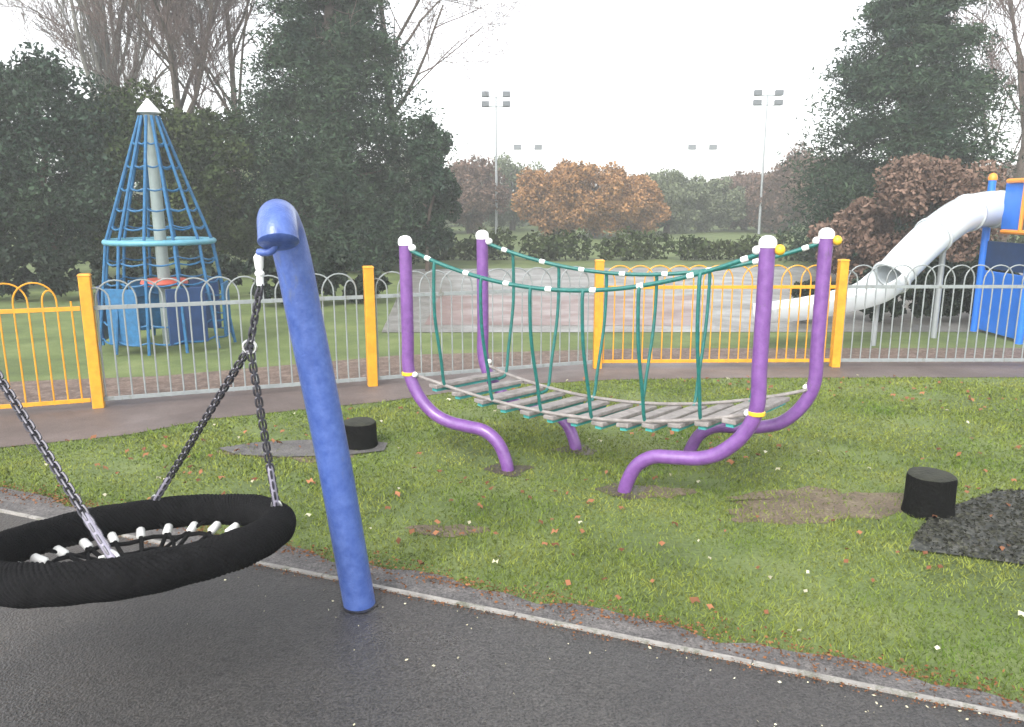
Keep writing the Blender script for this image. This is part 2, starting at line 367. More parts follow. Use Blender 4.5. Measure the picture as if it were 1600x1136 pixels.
# rope-wound rim
nu, nv = 1300, 150; wraps = 170
U, Vv = np.meshgrid(np.linspace(0, 2*np.pi, nu, endpoint=False), np.linspace(0, 2*np.pi, nv, endpoint=False), indexing='ij')
ph = wraps*U/2+9.0*Vv
rr = RT*(1+.11*np.sqrt(np.abs(np.sin(ph))))-.005
rr += .0012*np.abs(np.sin(wraps*U*.5-9*Vv))+.0015*np.sin(9*U+2)+.001*np.sin(23*U)
X = (RB+rr*np.cos(Vv))*np.cos(U); Y = (RB+rr*np.cos(Vv))*np.sin(U); Z = rr*np.sin(Vv)
V = np.stack([X, Y, Z], -1).reshape(-1, 3) @ BM.T + BC
idx = np.arange(nu*nv).reshape(nu, nv)
Fq = np.stack([idx, np.roll(idx, -1, 0), np.roll(np.roll(idx, -1, 0), -1, 1), np.roll(idx, -1, 1)], -1).reshape(-1, 4)
rim = big('rim', V, Fq, M['rope'], sw); rim.data.polygons.foreach_set('use_smooth', [True]*len(rim.data.polygons))
net = MB(); NS = 24
def netz(r): return -.03-.10*(1-(r/.42)**2)
def np_(th, r): return ringpt(th, r, netz(r))
for i in range(NS):
    th = 2*np.pi*(i+.5)/NS
    rad = .40 if i % 2 else .40
    inner = .06 if i % 2 == 0 else .2
    net.tube([np_(th, r) for r in np.linspace(inner, .41, 8)], .0085, 7)
for r in (.09, .17, .25, .33):
    P = [np_(a, r*(1+.03*math.cos(a*NS/2))) for a in np.linspace(0, 2*np.pi, 73)[:-1]]
    net.tube(P, .0085, 7, closed=True)
# crossing diagonals
for i in range(12):
    a = 2*np.pi*i/12
    net.tube([np_(a+k*.12*(-1)**i, .15+.065*k) for k in range(5)], .007, 6)
net.tube([np_(a, .05) for a in np.linspace(0, 2*np.pi, 20)[:-1]], .012, 7, closed=True)
net.build('net', M['rope'], sw)
for i in range(NS):
    th = 2*np.pi*(i+.5)/NS
    f = MB(); f.tube([np_(th, .345), np_(th, .352), np_(th, .392), np_(th, .398)], [.011, .0165, .0165, .011], 10); f.build('ferrule', M['ferrule'], sw)
kn = []
for i in range(0, NS, 2):
    th = 2*np.pi*(i+.5)/NS
    for r in (.17, .25):
        if rng.random() < .75:
            f = MB(); ax = ringpt(th+.15, r)-ringpt(th-.15, r)
            c = np_(th, r)+BM@np.array([0, 0, .004]); ax /= np.linalg.norm(ax)
            f.tube([c-ax*.018, c-ax*.014, c+ax*.014, c+ax*.018], [.009, .0135, .0135, .009], 8); f.build('rope_clip', M['ferrule'], sw)
def chain(name, A, B, parent, r=.0042, w=.011, l=.034, m='chain'):
    A = np.array(A); B = np.array(B); d = B-A; Ln = np.linalg.norm(d); d /= Ln; n = int(Ln/(l*.62))
    a = np.cross(d, (0, 0, 1.)); a /= np.linalg.norm(a)+1e-9; b = np.cross(d, a); mb = MB()
    for i in range(n):
        c = A+d*(i+.5)*Ln/n; e = (a+b)/1.414 if i % 2 else (a-b)/1.414; tt = np.linspace(0, 2*np.pi, 13)[:-1]
        mb.tube([c+d*(l/2-w*.5)*np.sign(math.cos(k))*min(1, abs(math.cos(k))*3)+d*w*.6*math.cos(k)+e*w*math.sin(k) for k in tt], r, 6, closed=True)
    return mb.build(name, M[m], parent)
Hn = D(390, 542, 2.62)                                    # the joint of the right pair
P_right, P_front, P_left, P_back = [ringpt(t, RB, .055) for t in (0, -np.pi/2, np.pi, np.pi/2)]
H2 = np.array([2*BC[0]-Hn[0], 2*BC[1]-Hn[1], Hn[2]+.04])
for A, B in ((P_right, Hn), (P_back, Hn), (P_front, H2), (P_left, H2)):
    c = chain('chain', A, B, sw)
    k = MB(); dv = (B-A)/np.linalg.norm(B-A); k.tube([A-dv*.02, A+dv*.015, A+dv*.03, A+dv*.16, A+dv*.17], [.010, .012, .0115, .0115, .008], 10); k.build('chain_sleeve', M['sleeve'], sw)
    s_ = MB(); tt = np.linspace(0, 2*np.pi, 17)[:-1]; e = np.cross(dv, fw); e /= np.linalg.norm(e)
    s_.tube([A+dv*(.0+.03*math.cos(q))+e*.017*math.sin(q) for q in tt], .0055, 7, closed=True); s_.build('shackle', M['steel'], sw)
# the bent leg
def leg_path(mirror=False):
    P = [D(564, 962, 3.2), D(520, 712, 3.01), D(477, 500, 2.86), D(462, 425, 2.81), D(450, 375, 2.77), D(441, 350, 2.72), D(435, 341, 2.65), D(433, 346, 2.58), D(434, 362, 2.54), D(435, 376, 2.53)]
    return np.array(P)
lp = leg_path(); lp[0][2] = -.02
def crane(lp, hook, joint, label):
    root = thing('swing_post', (lp[0][0], lp[0][1], 0), label, 'post', 'leaning posts that carry the basket swing')
    S_ = spline(lp, 10); mb = MB(); mb.tube(S_, .0655, 28); mb.build('tube', M['blue'], root)
    e = S_[-1]; dv = (S_[-1]-S_[-3]); dv /= np.linalg.norm(dv)
    c = MB(); c.tube([e-dv*.004, e+dv*.004, e+dv*.010, e+dv*.018], [.067, .067, .06, .03], 24); c.build('end_cap', M['blue'], root)
    b = MB(); b.tube([hook+(0, 0, .05), hook+(0, 0, .035), hook, hook-(0, 0, .012)], [.006, .017, .014, .010], 12); b.ball(hook+(0, 0, -.02), (.017, .017, .014), 10)
    b.tube([hook-(0, 0, .03), hook-(0, 0, .06)], .012, 10); b.build('swivel', M['white'], root)
    a = MB(); a.tube(spline([e, e+(hook-e)*.4+np.array([0, 0, .0]), hook+(0, 0, .05)], 6), .013, 10); a.build('hanger_arm', M['blue'], root)
    chain('hanger_chain', joint, hook-(0, 0, .06), root, m='chain')
    r = MB(); tt = np.linspace(0, 2*np.pi, 17)[:-1]; r.tube([joint+np.array([.022*math.cos(q), 0, .022*math.sin(q)]) for q in tt], .005, 7, closed=True); r.build('joint_ring', M['steel'], root)
    return root
hook = D(405, 418, 2.57)
crane(lp, hook, Hn, 'tall mottled blue post leaning left and hooked over at its top')
lp2 = np.array([[2*BC[0]-p[0], 2*BC[1]-p[1], p[2]] for p in lp]); hk2 = np.array([2*BC[0]-hook[0], 2*BC[1]-hook[1], hook[2]+.04])
crane(lp2, hk2, H2, 'second blue hooked post, on the left side of the basket swing, leaning right')

# ------------------------------------------------------------------ bridge with purple posts
bu = np.array([.905, -.425, 0])
feet = {'A': G(795, 735), 'B': G(901, 702), 'C': G(974, 766), 'D': G(1073, 716)}
feet['C'] = G(974, 768)
br = thing('wobble_bridge', (.5, 4.6, 0), 'sagging grey plank bridge hung on teal ropes between four purple bent posts', 'climbing bridge')
tops = {}; lows = {}
for k, sgn, zt in (('A', -1, 1.40), ('B', -1, 1.42), ('C', 1, 1.44), ('D', 1, 1.46)):
    f = feet[k]; u = bu*sgn; s7 = {'A': .72, 'B': .71, 'C': .71, 'D': .74}[k]
    P = [f+(0, 0, -.03), f+u*.02+(0, 0, .06), f+u*.075+(0, 0, .17), f+u*.17+(0, 0, .235), f+u*.30+(0, 0, .25), f+u*.43+(0, 0, .265), f+u*(s7-.17)+(0, 0, .315), f+u*(s7-.06)+(0, 0, .43), f+u*s7+(0, 0, .58), f+u*s7+(0, 0, .8), f+u*s7+(0, 0, 1.1), f+u*s7+(0, 0, zt)]
    P = [np.array(q) for q in P]
    mb = MB(); mb.tube(spline(P, 8), .040, 20); po = mb.build('post', M['purple'], br)
    tp = P[-1]; tops[k] = tp.copy(); lows[k] = f+u*s7+(0, 0, .55)
    c = MB(); c.lathe(tp, [(.043, -.02), (.046, .0), (.043, .018), (.03, .034), (.012, .041)], 18); c.build('cap', M['white'], po)
    for dz, sz in ((-.035, 1), ):
        q = tp+(0, 0, dz)-u*.05
        c = MB(); c.tube([tp+(0, 0, dz), q], .017, 10); c.ball(q, (.026, .026, .024), 10); c.build('rope_clamp', M['white'], po)
    q = lows[k]-u*.03; c = MB(); c.tube([lows[k], q-u*.012], .016, 10); c.ball(q-u*.012, (.024, .024, .02), 10); c.build('low_clamp', M['ferrule'], po)
    if k in 'CA':
        c = MB(); c.lathe(lows[k]+(0, 0, .005), [(.042, -.012), (.046, -.008), (.046, .008), (.042, .012)], 20); c.build('yellow_band', M['yellowp'], po)
    if k in 'CD':
        c = MB(); c.ball(tp+u*.06+(0, 0, -.03), (.028, .028, .028), 10); c.tube([tp+(0, 0, -.03), tp+u*.05+(0, 0, -.03)], .012, 8); c.build('yellow_knob', M['yellowp'], po)
def sag(a, b, s, n=25, inset=None):
    t = np.linspace(0, 1, n); P = a[None]*(1-t)[:, None]+b[None]*t[:, None]; P[:, 2] -= 4*s*t*(1-t)
    return P
near_hand = sag(tops['A']-(0, 0, .035), tops['C']-(0, 0, .035), .235, 41); far_hand = sag(tops['B']-(0, 0, .035), tops['D']-(0, 0, .035), .21, 41)
lowA = lows['A']; lowB = lows['B']
near_low = sag(lows['A'], lows['C'], .17, 41); far_low = sag(lows['B'], lows['D'], .17, 41)
mid_low = (near_low+far_low)/2; tt = np.linspace(0, 1, 41); pin = (.14*np.sin(np.pi*tt)**.4)[:, None]
near_low = near_low+(mid_low-near_low)*pin/ .5; far_low = far_low+(mid_low-far_low)*pin/.5
for P in (near_hand, far_hand):
    mb = MB(); mb.tube(P, .0125, 8); hr = mb.build('hand_rope', M['teal'], br)
    for i in range(3, 39, 5):
        d_ = P[i+1]-P[i-1]; d_ /= np.linalg.norm(d_); c = MB(); c.tube([P[i]-d_*.02, P[i]-d_*.015, P[i]+d_*.015, P[i]+d_*.02], [.012, .0165, .0165, .012], 8); c.build('rope_sleeve', M['white'], hr)
for P in (near_low, far_low):
    mb = MB(); mb.tube(P, .011, 8); mb.build('deck_rope', M['plank'], br)
npk = 13
for i in range(npk):
    q = (i+1)/(npk+1)*40; a = int(q); fr = q-a
    n0 = near_low[a]*(1-fr)+near_low[a+1]*fr; f0 = far_low[a]*(1-fr)+far_low[a+1]*fr
    n0 = n0+(0, 0, -.005); f0 = f0+(0, 0, -.005); cvec = f0-n0; Lc = np.linalg.norm(cvec); c = (n0+f0)/2; ex = cvec/Lc
    ey = np.cross((0, 0, 1.), ex); ey /= np.linalg.norm(ey); tl = random.uniform(-.12, .12); ez = np.cross(ex, ey)
    Mx = np.stack([ex, ey*math.cos(tl)+ez*math.sin(tl), -ey*math.sin(tl)+ez*math.cos(tl)], 1)
    mb = MB(); mb.box(c+(0, 0, -.02), (Lc+.05, .085, .026), Mx); pl = mb.build('plank', M['plank'], br, smooth=False, bevel=.005)
    mb = MB(); mb.box(c+(0, 0, -.0445), (Lc+.02, .045, .018), Mx); mb.build('plank_batten', M['tealp'], pl, smooth=False)
for k in range(6):
    t = (k+.75)/6.6*40; a = int(t)
    for hand, low in ((near_hand, near_low), (far_hand, far_low)):
        h = hand[a]; l = low[a]-(0, 0, .03); oth = (far_low[a]-near_low[a]) if low is near_low else (near_low[a]-far_low[a])
        oth = oth/np.linalg.norm(oth)
        h2 = h+(l-h)*np.array([1, 1, 0])*.0
        P = spline([h+(0, 0, .012), h+(0, 0, -.06)-oth*.012, h*.6+l*.4-oth*.035, h*.25+l*.75-oth*.012, l+(0, 0, .03)+oth*.0, l+oth*.07], 6)
        mb = MB(); mb.tube(P, .0105, 8); mb.build('hoop_rib', M['teal'], br)

# ------------------------------------------------------------------ stumps
def stump(px, py, r, h, label):
    g = G(px, py); root = thing('stepping_stump', g, label, 'stump', 'black stepping stumps on the grass')
    n = 26; mb = MB(); a = np.linspace(0, 2*np.pi, n, endpoint=False); ir = 1+.035*np.sin(3*a+px)+.02*np.sin(7*a)
    V = []; prof = [(1.06, -.02), (1.05, .01), (1.0, .05), (.99, h*.5), (.985, h-.02), (.95, h-.002)]
    for rr_, z in prof: V.append(np.stack([g[0]+r*rr_*ir*np.cos(a), g[1]+r*rr_*ir*np.sin(a), np.full(n, z)], 1))
    f = [(i*n+k, i*n+(k+1) % n, (i+1)*n+(k+1) % n, (i+1)*n+k) for i in range(len(prof)-1) for k in range(n)]
    mb.add(np.concatenate(V), f); mb.build('trunk', M['stump'], root)
    mb = MB(); V = [np.stack([g[0]+r*rr_*ir*np.cos(a), g[1]+r*rr_*ir*np.sin(a), np.full(n, z)], 1) for rr_, z in ((.95, h-.002), (.88, h+.004), (.3, h+.006))]
    f = [(i*n+k, i*n+(k+1) % n, (i+1)*n+(k+1) % n, (i+1)*n+k) for i in range(2) for k in range(n)]+[tuple(2*n+k for k in range(n))]
    mb.add(np.concatenate(V), f); mb.build('top', M['stumptop'], root); return root
stump(1448, 800, .124, .215, 'squat black stump on the dark mulch patch at the right of the grass')
stump(563, 697, .118, .175, 'squat black stump standing behind the blue leaning post')

# ------------------------------------------------------------------ rope pyramid
pc = at(266, 540, 8.9); pc[2] = 0
py_ = thing('rope_pyramid', pc, 'tall blue rope pyramid climber with pale centre mast behind the left railing', 'climbing frame')
z_at = lambda y: HC+(318-y)/131.
mb = MB(); mb.tube([pc+(0, 0, 0), pc+(0, 0, 2.62)], [.075, .058], 14); mb.build('mast', M['mast'], py_)
mb = MB(); mb.lathe(pc+(0, 0, 2.6), [(.07, 0), (.125, .02), (.1, .06), (.05, .12), (.01, .17)], 16); mb.build('mast_cap', M['white'], py_)
zr = z_at(374)
mb = MB(); mb.tube([pc+np.array([.57*math.cos(a), .57*math.sin(a), zr]) for a in np.linspace(0, 2*np.pi, 49)[:-1]], .032, 10, closed=True)
for k in range(4): 
    a = k*np.pi/4+.2; mb.tube([pc+np.array([.57*math.cos(a), .57*math.sin(a), zr]), pc-np.array([.57*math.cos(a), .57*math.sin(a), -zr])], .016, 8)
mb.build('ring_platform', M['tealring'], py_)
nr = 12
for k in range(nr):
    a = 2*np.pi*k/nr+.13; c = np.array([math.cos(a), math.sin(a), 0])
    mb = MB(); mb.tube([pc+c*.10+(0, 0, 2.58), pc+c*.57+(0, 0, zr), pc+c*.74+(0, 0, .02)], .017, 7); mb.build('main_rope', M['bluenet'], py_)
mb = MB()
for z in (2.3, 2.05, 1.8, 1.58, 1.38, 1.0, .78, .56, .34, .15):
    r = .10+(.57-.10)*(2.58-z)/(2.58-zr) if z > zr else .57+.17*(zr-z)/zr
    P = []
    for k in range(nr*4):
        a = 2*np.pi*k/(nr*4)+.13; P.append(pc+np.array([r*.96*math.cos(a), r*.96*math.sin(a), z-.03*abs(math.sin(2*np.pi*k/8))]))
    mb.tube(P, .011, 6, closed=True)
mb.build('cross_ropes', M['bluenet'], py_)
for k in range(6):
    a = 2*np.pi*(k+.2)/6; c = pc+np.array([.66*math.cos(a), .66*math.sin(a), .42]); mb = MB(); mb.box(c, (.03, .42, .62), Mz(a)); mb.build('side_panel', M['navy'] if k % 2 else M['bluenet'], py_, smooth=False, bevel=.008)
mb = MB(); mb.lathe(pc+(0, 0, z_at(436)), [(.24, -.03), (.26, 0), (.24, .04), (.08, .05)], 20); mb.build('seat_disc', M['red'], py_)

# ------------------------------------------------------------------ slide and tower
tY = 9.45
tc_ = at(1605, 525, tY); tc_[2] = 0; tx = tc_[0]
tw = thing('play_tower', tc_, 'bright blue play tower with orange guard rails at the right edge behind the railing', 'play tower')
x0, x1, y0, y1 = tx-.40, tx+.56, tY-.45, tY+.45
for x in (x0, x1):
    for y in (y0, y1):
        mb = MB(); mb.tube([(x, y, 0), (x, y, 1.93)], .045, 12); cp_ = mb.build('corner_post', M['toyblue'], tw)
        mb = MB(); mb.lathe((x, y, 1.92), [(.05, 0), (.055, .03), (.04, .07), (.012, .09)], 14); mb.build('post_cap', M['orange'], cp_)
mb = MB(); mb.box(((x0+x1)/2, y0+.02, .42), (.88, .03, .76)); mb.build('lower_panel', M['toyblue'], tw, smooth=False, bevel=.01)
mb = MB(); mb.box((x0+.02, tY, .42), (.03, .8, .76)); mb.build('lower_panel', M['toyblue'], tw, smooth=False, bevel=.01)
mb = MB(); mb.box(((x0+x1)/2, tY, 1.0), (.92, .88, .08)); mb.build('deck', M['navy'], tw, smooth=False, bevel=.01)
mb = MB(); mb.box(((x0+x1)/2, y0+.02, 1.05), (.88, .025, .42)); mb.build('deck_skirt', M['navy'], tw, smooth=False)
mb = MB(); mb.box((x0+.02, tY, 1.0), (.025, .8, .34)); mb.build('deck_skirt', M['navy'], tw, smooth=False)
mb = MB()
for xx in np.linspace(x0+.1, x1-.06, 6): mb.tube([(xx, y0, 1.3), (xx, y0, 1.9)], .018, 8)
for zz in (1.3, 1.9): mb.tube([(x0, y0, zz), (x1, y0, zz)], .026, 8)
for zz in (1.3, 1.9): mb.tube([(x0-.05, y0-.05, zz), (x0-.05, y0+.5, zz)], .028, 8)
for yy in (y0+.05, y0+.17): mb.tube([(x0-.05, yy, 1.3), (x0-.05, yy, 1.9)], .022, 8)
mb.build('guard_rail', M['orange'], tw)
mb = MB(); mb.box((x0-.02, y0+.40, 1.60), (.025, .34, .56)); mb.build('upper_panel', M['toyblue'], tw, smooth=False, bevel=.01)
mb = MB(); mb.tube(spline([(x0, y0, 1.95), (x0+.2, y0, 2.08), ((x0+x1)/2, y0, 2.14), (x1-.2, y0, 2.08), (x1, y0, 1.95)], 6), .03, 8); mb.build('arch', M['orange'], tw)
sP = [at(1568, 328, 9.78), at(1542, 327, 9.75), at(1502, 337, 9.55), at(1458, 368, 9.25), at(1420, 404, 9.1), at(1392, 434, 8.98)]
slid = thing('tube_slide', at(1430, 520, 9.1)*np.array([1, 1, 0]), 'white covered tube slide running down left from the blue play tower', 'slide')
Q = spline(sP, 8); mb = MB(); mb.tube(Q, np.linspace(.225, .205, len(Q)), 28, cap=False); tb = mb.build('tube', M['slide'], slid)
so_ = tb.modifiers.new('thick', 'SOLIDIFY'); so_.thickness = .015
for i in (3, len(Q)-1, 14, 24):
    d_ = Q[min(i+1, len(Q)-1)]-Q[i-1]; d_ /= np.linalg.norm(d_); mb = MB(); mb.tube([Q[i]-d_*.02, Q[i]+d_*.02], .233, 28, cap=False); r_ = mb.build('joint_ring', M['slide'], slid); so2 = r_.modifiers.new('thick', 'SOLIDIFY'); so2.thickness = .02
# open run-out chute: U section swept
cP = spline([Q[-1]-(0, 0, .04), at(1365, 458, 8.86), at(1325, 471, 8.8), at(1260, 484, 8.7), at(1190, 492, 8.6)], 8); cP = cP-np.array([0, 0, .0])
V = []; f = []; sec = [(-.26, .16), (-.27, .17), (-.285, .15), (-.27, -.02), (-.2, -.13), (0, -.17), (.2, -.13), (.27, -.02), (.285, .15), (.27, .17), (.26, .16), (.245, 0), (.18, -.1), (0, -.14), (-.18, -.1), (-.245, 0)]
T = np.gradient(cP, axis=0); T /= np.linalg.norm(T, axis=1)[:, None]
for i, c in enumerate(cP):
    sd_ = np.cross(T[i], (0, 0, 1.)); sd_ /= np.linalg.norm(sd_); nn = np.cross(sd_, T[i]); k = 1-.25*i/len(cP)
    for a, b in sec: V.append(c+sd_*a*.74+nn*b*k*.8)
ns = len(sec); f = [(i*ns+k, i*ns+(k+1) % ns, (i+1)*ns+(k+1) % ns, (i+1)*ns+k) for i in range(len(cP)-1) for k in range(ns)]
mb = MB(); mb.add(V, f); mb.build('chute', M['slide'], slid)
c = Q[len(Q)//2]; mb = MB(); mb.tube([(c[0], c[1]+.02, c[2]-.2), (c[0], c[1]+.02, 0)], .035, 10); mb.build('leg', M['galv'], slid)
for i in (6, 22):
    c = cP[i]; mb = MB(); mb.tube([(c[0], c[1], c[2]-.13), (c[0], c[1], 0)], .03, 10); mb.build('leg', M['galv'], slid)

# ------------------------------------------------------------------ floodlight masts, house
def flood(px, ytop, Y, label, two=True):
    s = F/Y*.97; b = at(px, 420, Y); b[2] = 0; top = HC+(318-ytop)/s
    r = thing('floodlight_mast', b, label, 'floodlight', 'slim floodlight masts standing beyond the courts')
    mb = MB(); mb.tube([b, b+(0, 0, top)], [.075, .045], 8); mb.build('pole', M['galv'], r)
    w = 18/s
    for zz in ((0, -.62) if two else (0,)):
        mb = MB(); mb.box(b+np.array([0, 0, top+zz*w*1.2]), (w*2.2, .06, .06)); mb.build('crossarm', M['galv'], r, smooth=False)
        for x in (-1, 1):
            mb = MB(); mb.box(b+np.array([x*w*.85, -.12, top+zz*w*1.2+.12]), (w*.62, .28, w*.42)); mb.build('lamp_head', M['lamp'], r, smooth=False, bevel=.02)
flood(776, 168, 42, 'tall thin floodlight mast just right of the left big conifer')
flood(1182, 166, 42, 'tall thin floodlight mast against the sky left of the right big conifer')
flood(824, 240, 75, 'small distant floodlight mast above the russet tree', False)
flood(1088, 240, 75, 'small distant floodlight mast above the middle tree line', False)

# ------------------------------------------------------------------ vegetation
def leaves(C, size, r, flat=.0, asp=.55):
    """one bent leaf-clump quad at each centre"""
    n = len(C); a = r.normal(size=(n, 3)); a[:, 2] *= (1-flat); a /= np.linalg.norm(a, axis=1)[:, None]+1e-9
    b = r.normal(size=(n, 3)); b -= a*(a*b).sum(1)[:, None]; b /= np.linalg.norm(b, axis=1)[:, None]+1e-9
    s = size*(r.uniform(.55, 1.35, n))[:, None]
    V = np.stack([C-a*s, C+b*s*asp, C+a*s, C-b*s*asp], 1).reshape(-1, 3)
    return V, np.arange(4*n).reshape(n, 4)
def trunk_limbs(base, h, r0, r, parent, m, limbs=10, spread=1.0, name='trunk', lo=.25):
    mb = MB(); P = [base+np.array([r.normal(0, .03)*k, r.normal(0, .03)*k, h*k/6.-.05]) for k in range(7)]; mb.tube(P, np.linspace(r0, r0*.2, 7), 9)
    for i in range(limbs):
        t = lo+(1-lo)*i/limbs; p = base+np.array([0, 0, h*t]); a = r.uniform(0, 6.28); L = spread*(1-t*.6)*r.uniform(.6, 1)
        mb.tube([p, p+np.array([math.cos(a)*L*.5, math.sin(a)*L*.5, L*.25]), p+np.array([math.cos(a)*L, math.sin(a)*L, L*.35])], [r0*.35, r0*.2, r0*.06], 6)
    mb.build(name, m, parent)
def conifer(loc, h, rad, label, n=26000, m='conifer', seed=1, leaf=.085, prof=None, group=None, name='conifer'):
    r = np.random.default_rng(seed); loc = np.array(loc, float); root = thing(name, loc, label, 'tree', group)
    trunk_limbs(loc, h*.97, rad*.09, r, root, M['bark'], 16, rad*.8, lo=.04)
    prof = prof or (lambda t: (1-t)**.75)
    # branches: sprays
    nb = 760; C = []
    tb_ = r.uniform(0.02, 1, nb)**1.15; az = r.uniform(0, 2*np.pi, nb); k = n//nb
    for t, a in zip(tb_, az):
        R0 = rad*prof(t)*r.uniform(.62, 1.16)+.06; z = h*t; up_ = .35+.5*t
        s = r.beta(2.2, 1.1, k); base = np.stack([math.cos(a)*R0*s, math.sin(a)*R0*s, z+R0*(up_*s-.55*s*s)], 1)
        w = .05+.20*R0*(.3+s[:, None]*.7)*.8
        C.append(base+r.normal(size=(k, 3))*w*np.array([1, 1, .7])*.5)
    C = np.concatenate(C)+loc; C = C[C[:, 2] > .1]
    V, Fa = leaves(C, leaf, r, .2, .3); big('crown', V, Fa, M[m], root); return root
def bushy(loc, h, rx, ry, label, n, m, seed, leaf=.09, z0=0., clumps=60, cat='tree', name='tree', group=None, trunk=True, asp=.55, rough=.24):
    r = np.random.default_rng(seed); loc = np.array(loc, float); root = thing(name, loc, label, cat, group)
    if trunk: trunk_limbs(loc, h*.8, max(rx, ry)*.07, r, root, M['bark'], 9, min(rx, ry)*.7, lo=.25)
    C = []; hh = (h-z0)/2
    for i in range(clumps):
        d_ = r.normal(size=3); d_ /= np.linalg.norm(d_); q = r.uniform(.35, 1)**.5
        c = np.array([d_[0]*rx*q*.82, d_[1]*ry*q*.82, z0+hh+d_[2]*hh*q*.85]); s = r.uniform(.6, 1.3)*rough*min(rx, hh)
        k = int(n/clumps*(s/(rough*min(rx, hh)))**2*.8)+5
        e = r.normal(size=(k, 3)); e /= np.linalg.norm(e, axis=1)[:, None]; C.append(c+e*(s*r.uniform(.3, 1.05, k)**.6)[:, None])
    C = np.concatenate(C)+loc; C = C[C[:, 2] > .03]
    V, Fa = leaves(C, leaf, r, .0, asp); big('foliage' if cat != 'tree' else 'crown', V, Fa, M[m], root); return root
def bare(loc, h, label, seed, m='twig', spread=.5, levels=5, r0=.12, upright=.5, name='bare_tree', group=None, kids=4, crown=.25, sides=4, thin=.0058):
    r = np.random.default_rng(seed); loc = np.array(loc, float); root = thing(name, loc, label, 'tree', group)
    tr = MB(); mb = MB()
    def grow(p, d_, L, rad, lev):
        n = 5; P = [p]; q = p.copy(); dd = d_.copy()
        for i in range(n):
            dd = dd+r.normal(0, .09, 3)+np.array([0, 0, .07*upright]); dd /= np.linalg.norm(dd); q = q+dd*L/n; P.append(q.copy())
        (tr if lev <= 1 else mb).tube(P, np.linspace(rad, max(thin, rad*.45), n+1), 8 if lev == 0 else (6 if lev == 1 else sides), cap=False)
        if lev >= levels: return
        nk = kids+(3 if lev == 0 else 0)+(1 if lev > 2 else 0)
        for k in range(nk):
            t = crown+(1-crown)*(k+r.random())/nk if lev == 0 else .15+.85*(k+r.random())/nk
            i = min(int(t*n), n-1); c = P[i]*(1-(t*n-i))+P[i+1]*(t*n-i)
            a = r.normal(size=3); a -= dd*(a@dd); a /= np.linalg.norm(a); nd = dd*(1-spread*.5)+a*spread+np.array([0, 0, upright*.35]); nd /= np.linalg.norm(nd)
            grow(c, nd, L*r.uniform(.45, .68), max(thin, rad*.5*(1-.4*t)), lev+1)
    grow(loc, np.array([0, 0, 1.]), h*.62, r0, 0)
    tr.build('trunk', M['bark'] if m != 'paletwig' else M[m], root); mb.build('branches', M[m], root); return root
gq_ = lambda px, Y: np.array([at(px, 120, Y)[0], Y, 0.])
gp_ = lambda px, Y: np.array([at(px, 400, Y)[0], Y, 0.])
prof_l = lambda t: np.interp(t, [0, .1, .3, .38, .57, .75, .9, 1], [.82, .95, 1.0, .93, .60, .34, .15, .02])
prof_r = lambda t: np.interp(t, [0, .12, .3, .4, .56, .73, .9, 1], [.85, .98, 1.0, .93, .68, .30, .12, .02])
conifer(gq_(515, 20), 9.4, 2.6, 'tall dark conifer behind the top of the blue leaning post', 170000, seed=11, leaf=.066, prof=prof_l, group='two tall conifers')
conifer(gq_(1422, 19.6), 9.2, 2.3, 'tall dark blue green conifer at the right above the white slide', 170000, seed=12, leaf=.066, prof=prof_r, group='two tall conifers')
bushy(gp_(85, 16), 4.6, 1.9, 1.7, 'dark round evergreen at the far left behind the yellow gate', 60000, 'hollyleaf', 21, .05, clumps=110, name='evergreen_tree')
bushy(gp_(235, 17), 4.2, 1.6, 1.5, 'olive green evergreen directly behind the rope pyramid', 52000, 'evergreen', 22, .05, clumps=90, name='evergreen_tree')
bushy(gp_(345, 18), 4.0, 1.35, 1.3, 'dark green evergreen between the rope pyramid and the blue post', 44000, 'evergreen', 23, .05, clumps=80, name='evergreen_tree')
bushy(gp_(-60, 15), 3.4, 1.6, 1.5, 'dark evergreen cut by the left edge of the picture', 24000, 'hollyleaf', 24, .055, clumps=60, name='evergreen_tree')
bushy(gp_(668, 19), 3.9, .9, .9, 'small deep green evergreen right of the left conifer', 26000, 'hollyleaf', 25, .05, clumps=60, name='evergreen_tree')
# low hedges
for i, (px, Y, h, w) in enumerate([(20, 13, 1.0, 1.3), (150, 13.2, .9, 1.2), (300, 13.4, .9, 1.2), (455, 12.5, 1.0, .9), (545, 12.8, 1.0, .75)]):
    bushy(gp_(px, Y), h, w, .6, ['low dark shrub behind the yellow gate bars', 'low dark shrub left of the rope pyramid base', 'low dark shrub right of the rope pyramid base', 'low dark shrub behind the blue leaning post', 'low dark shrub between the blue leaning post and the orange post'][i], 5000, 'shrub', 40+i, .06, clumps=30, cat='shrub', name='shrub', trunk=False)
for i, px in enumerate((1285, 1375, 1470, 1545)):
    bushy(gp_(px, 10.6+.1*i), [.62, .78, .95, 1.05][i], .5, .45, ['low dark shrub under the slide run out, nearest its open end', 'low dark shrub under the bend of the white slide', 'dark shrub under the middle of the white tube slide', 'dark shrub beside the blue play tower'][i], 6000, 'shrub', 50+i, .045, clumps=36, cat='shrub', name='shrub', trunk=False)
bushy(gp_(1450, 15), 2.7, 1.4, .9, 'brown leaved hedge bush behind the white slide', 24000, 'brownleaf', 60, .05, clumps=60, name='brown_bush', cat='bush')
bushy(gp_(1340, 16), 1.8, 1.0, .8, 'dull brown bush left of the right conifer base', 7000, 'brownleaf', 61, .07, clumps=40, name='brown_bush', cat='bush')
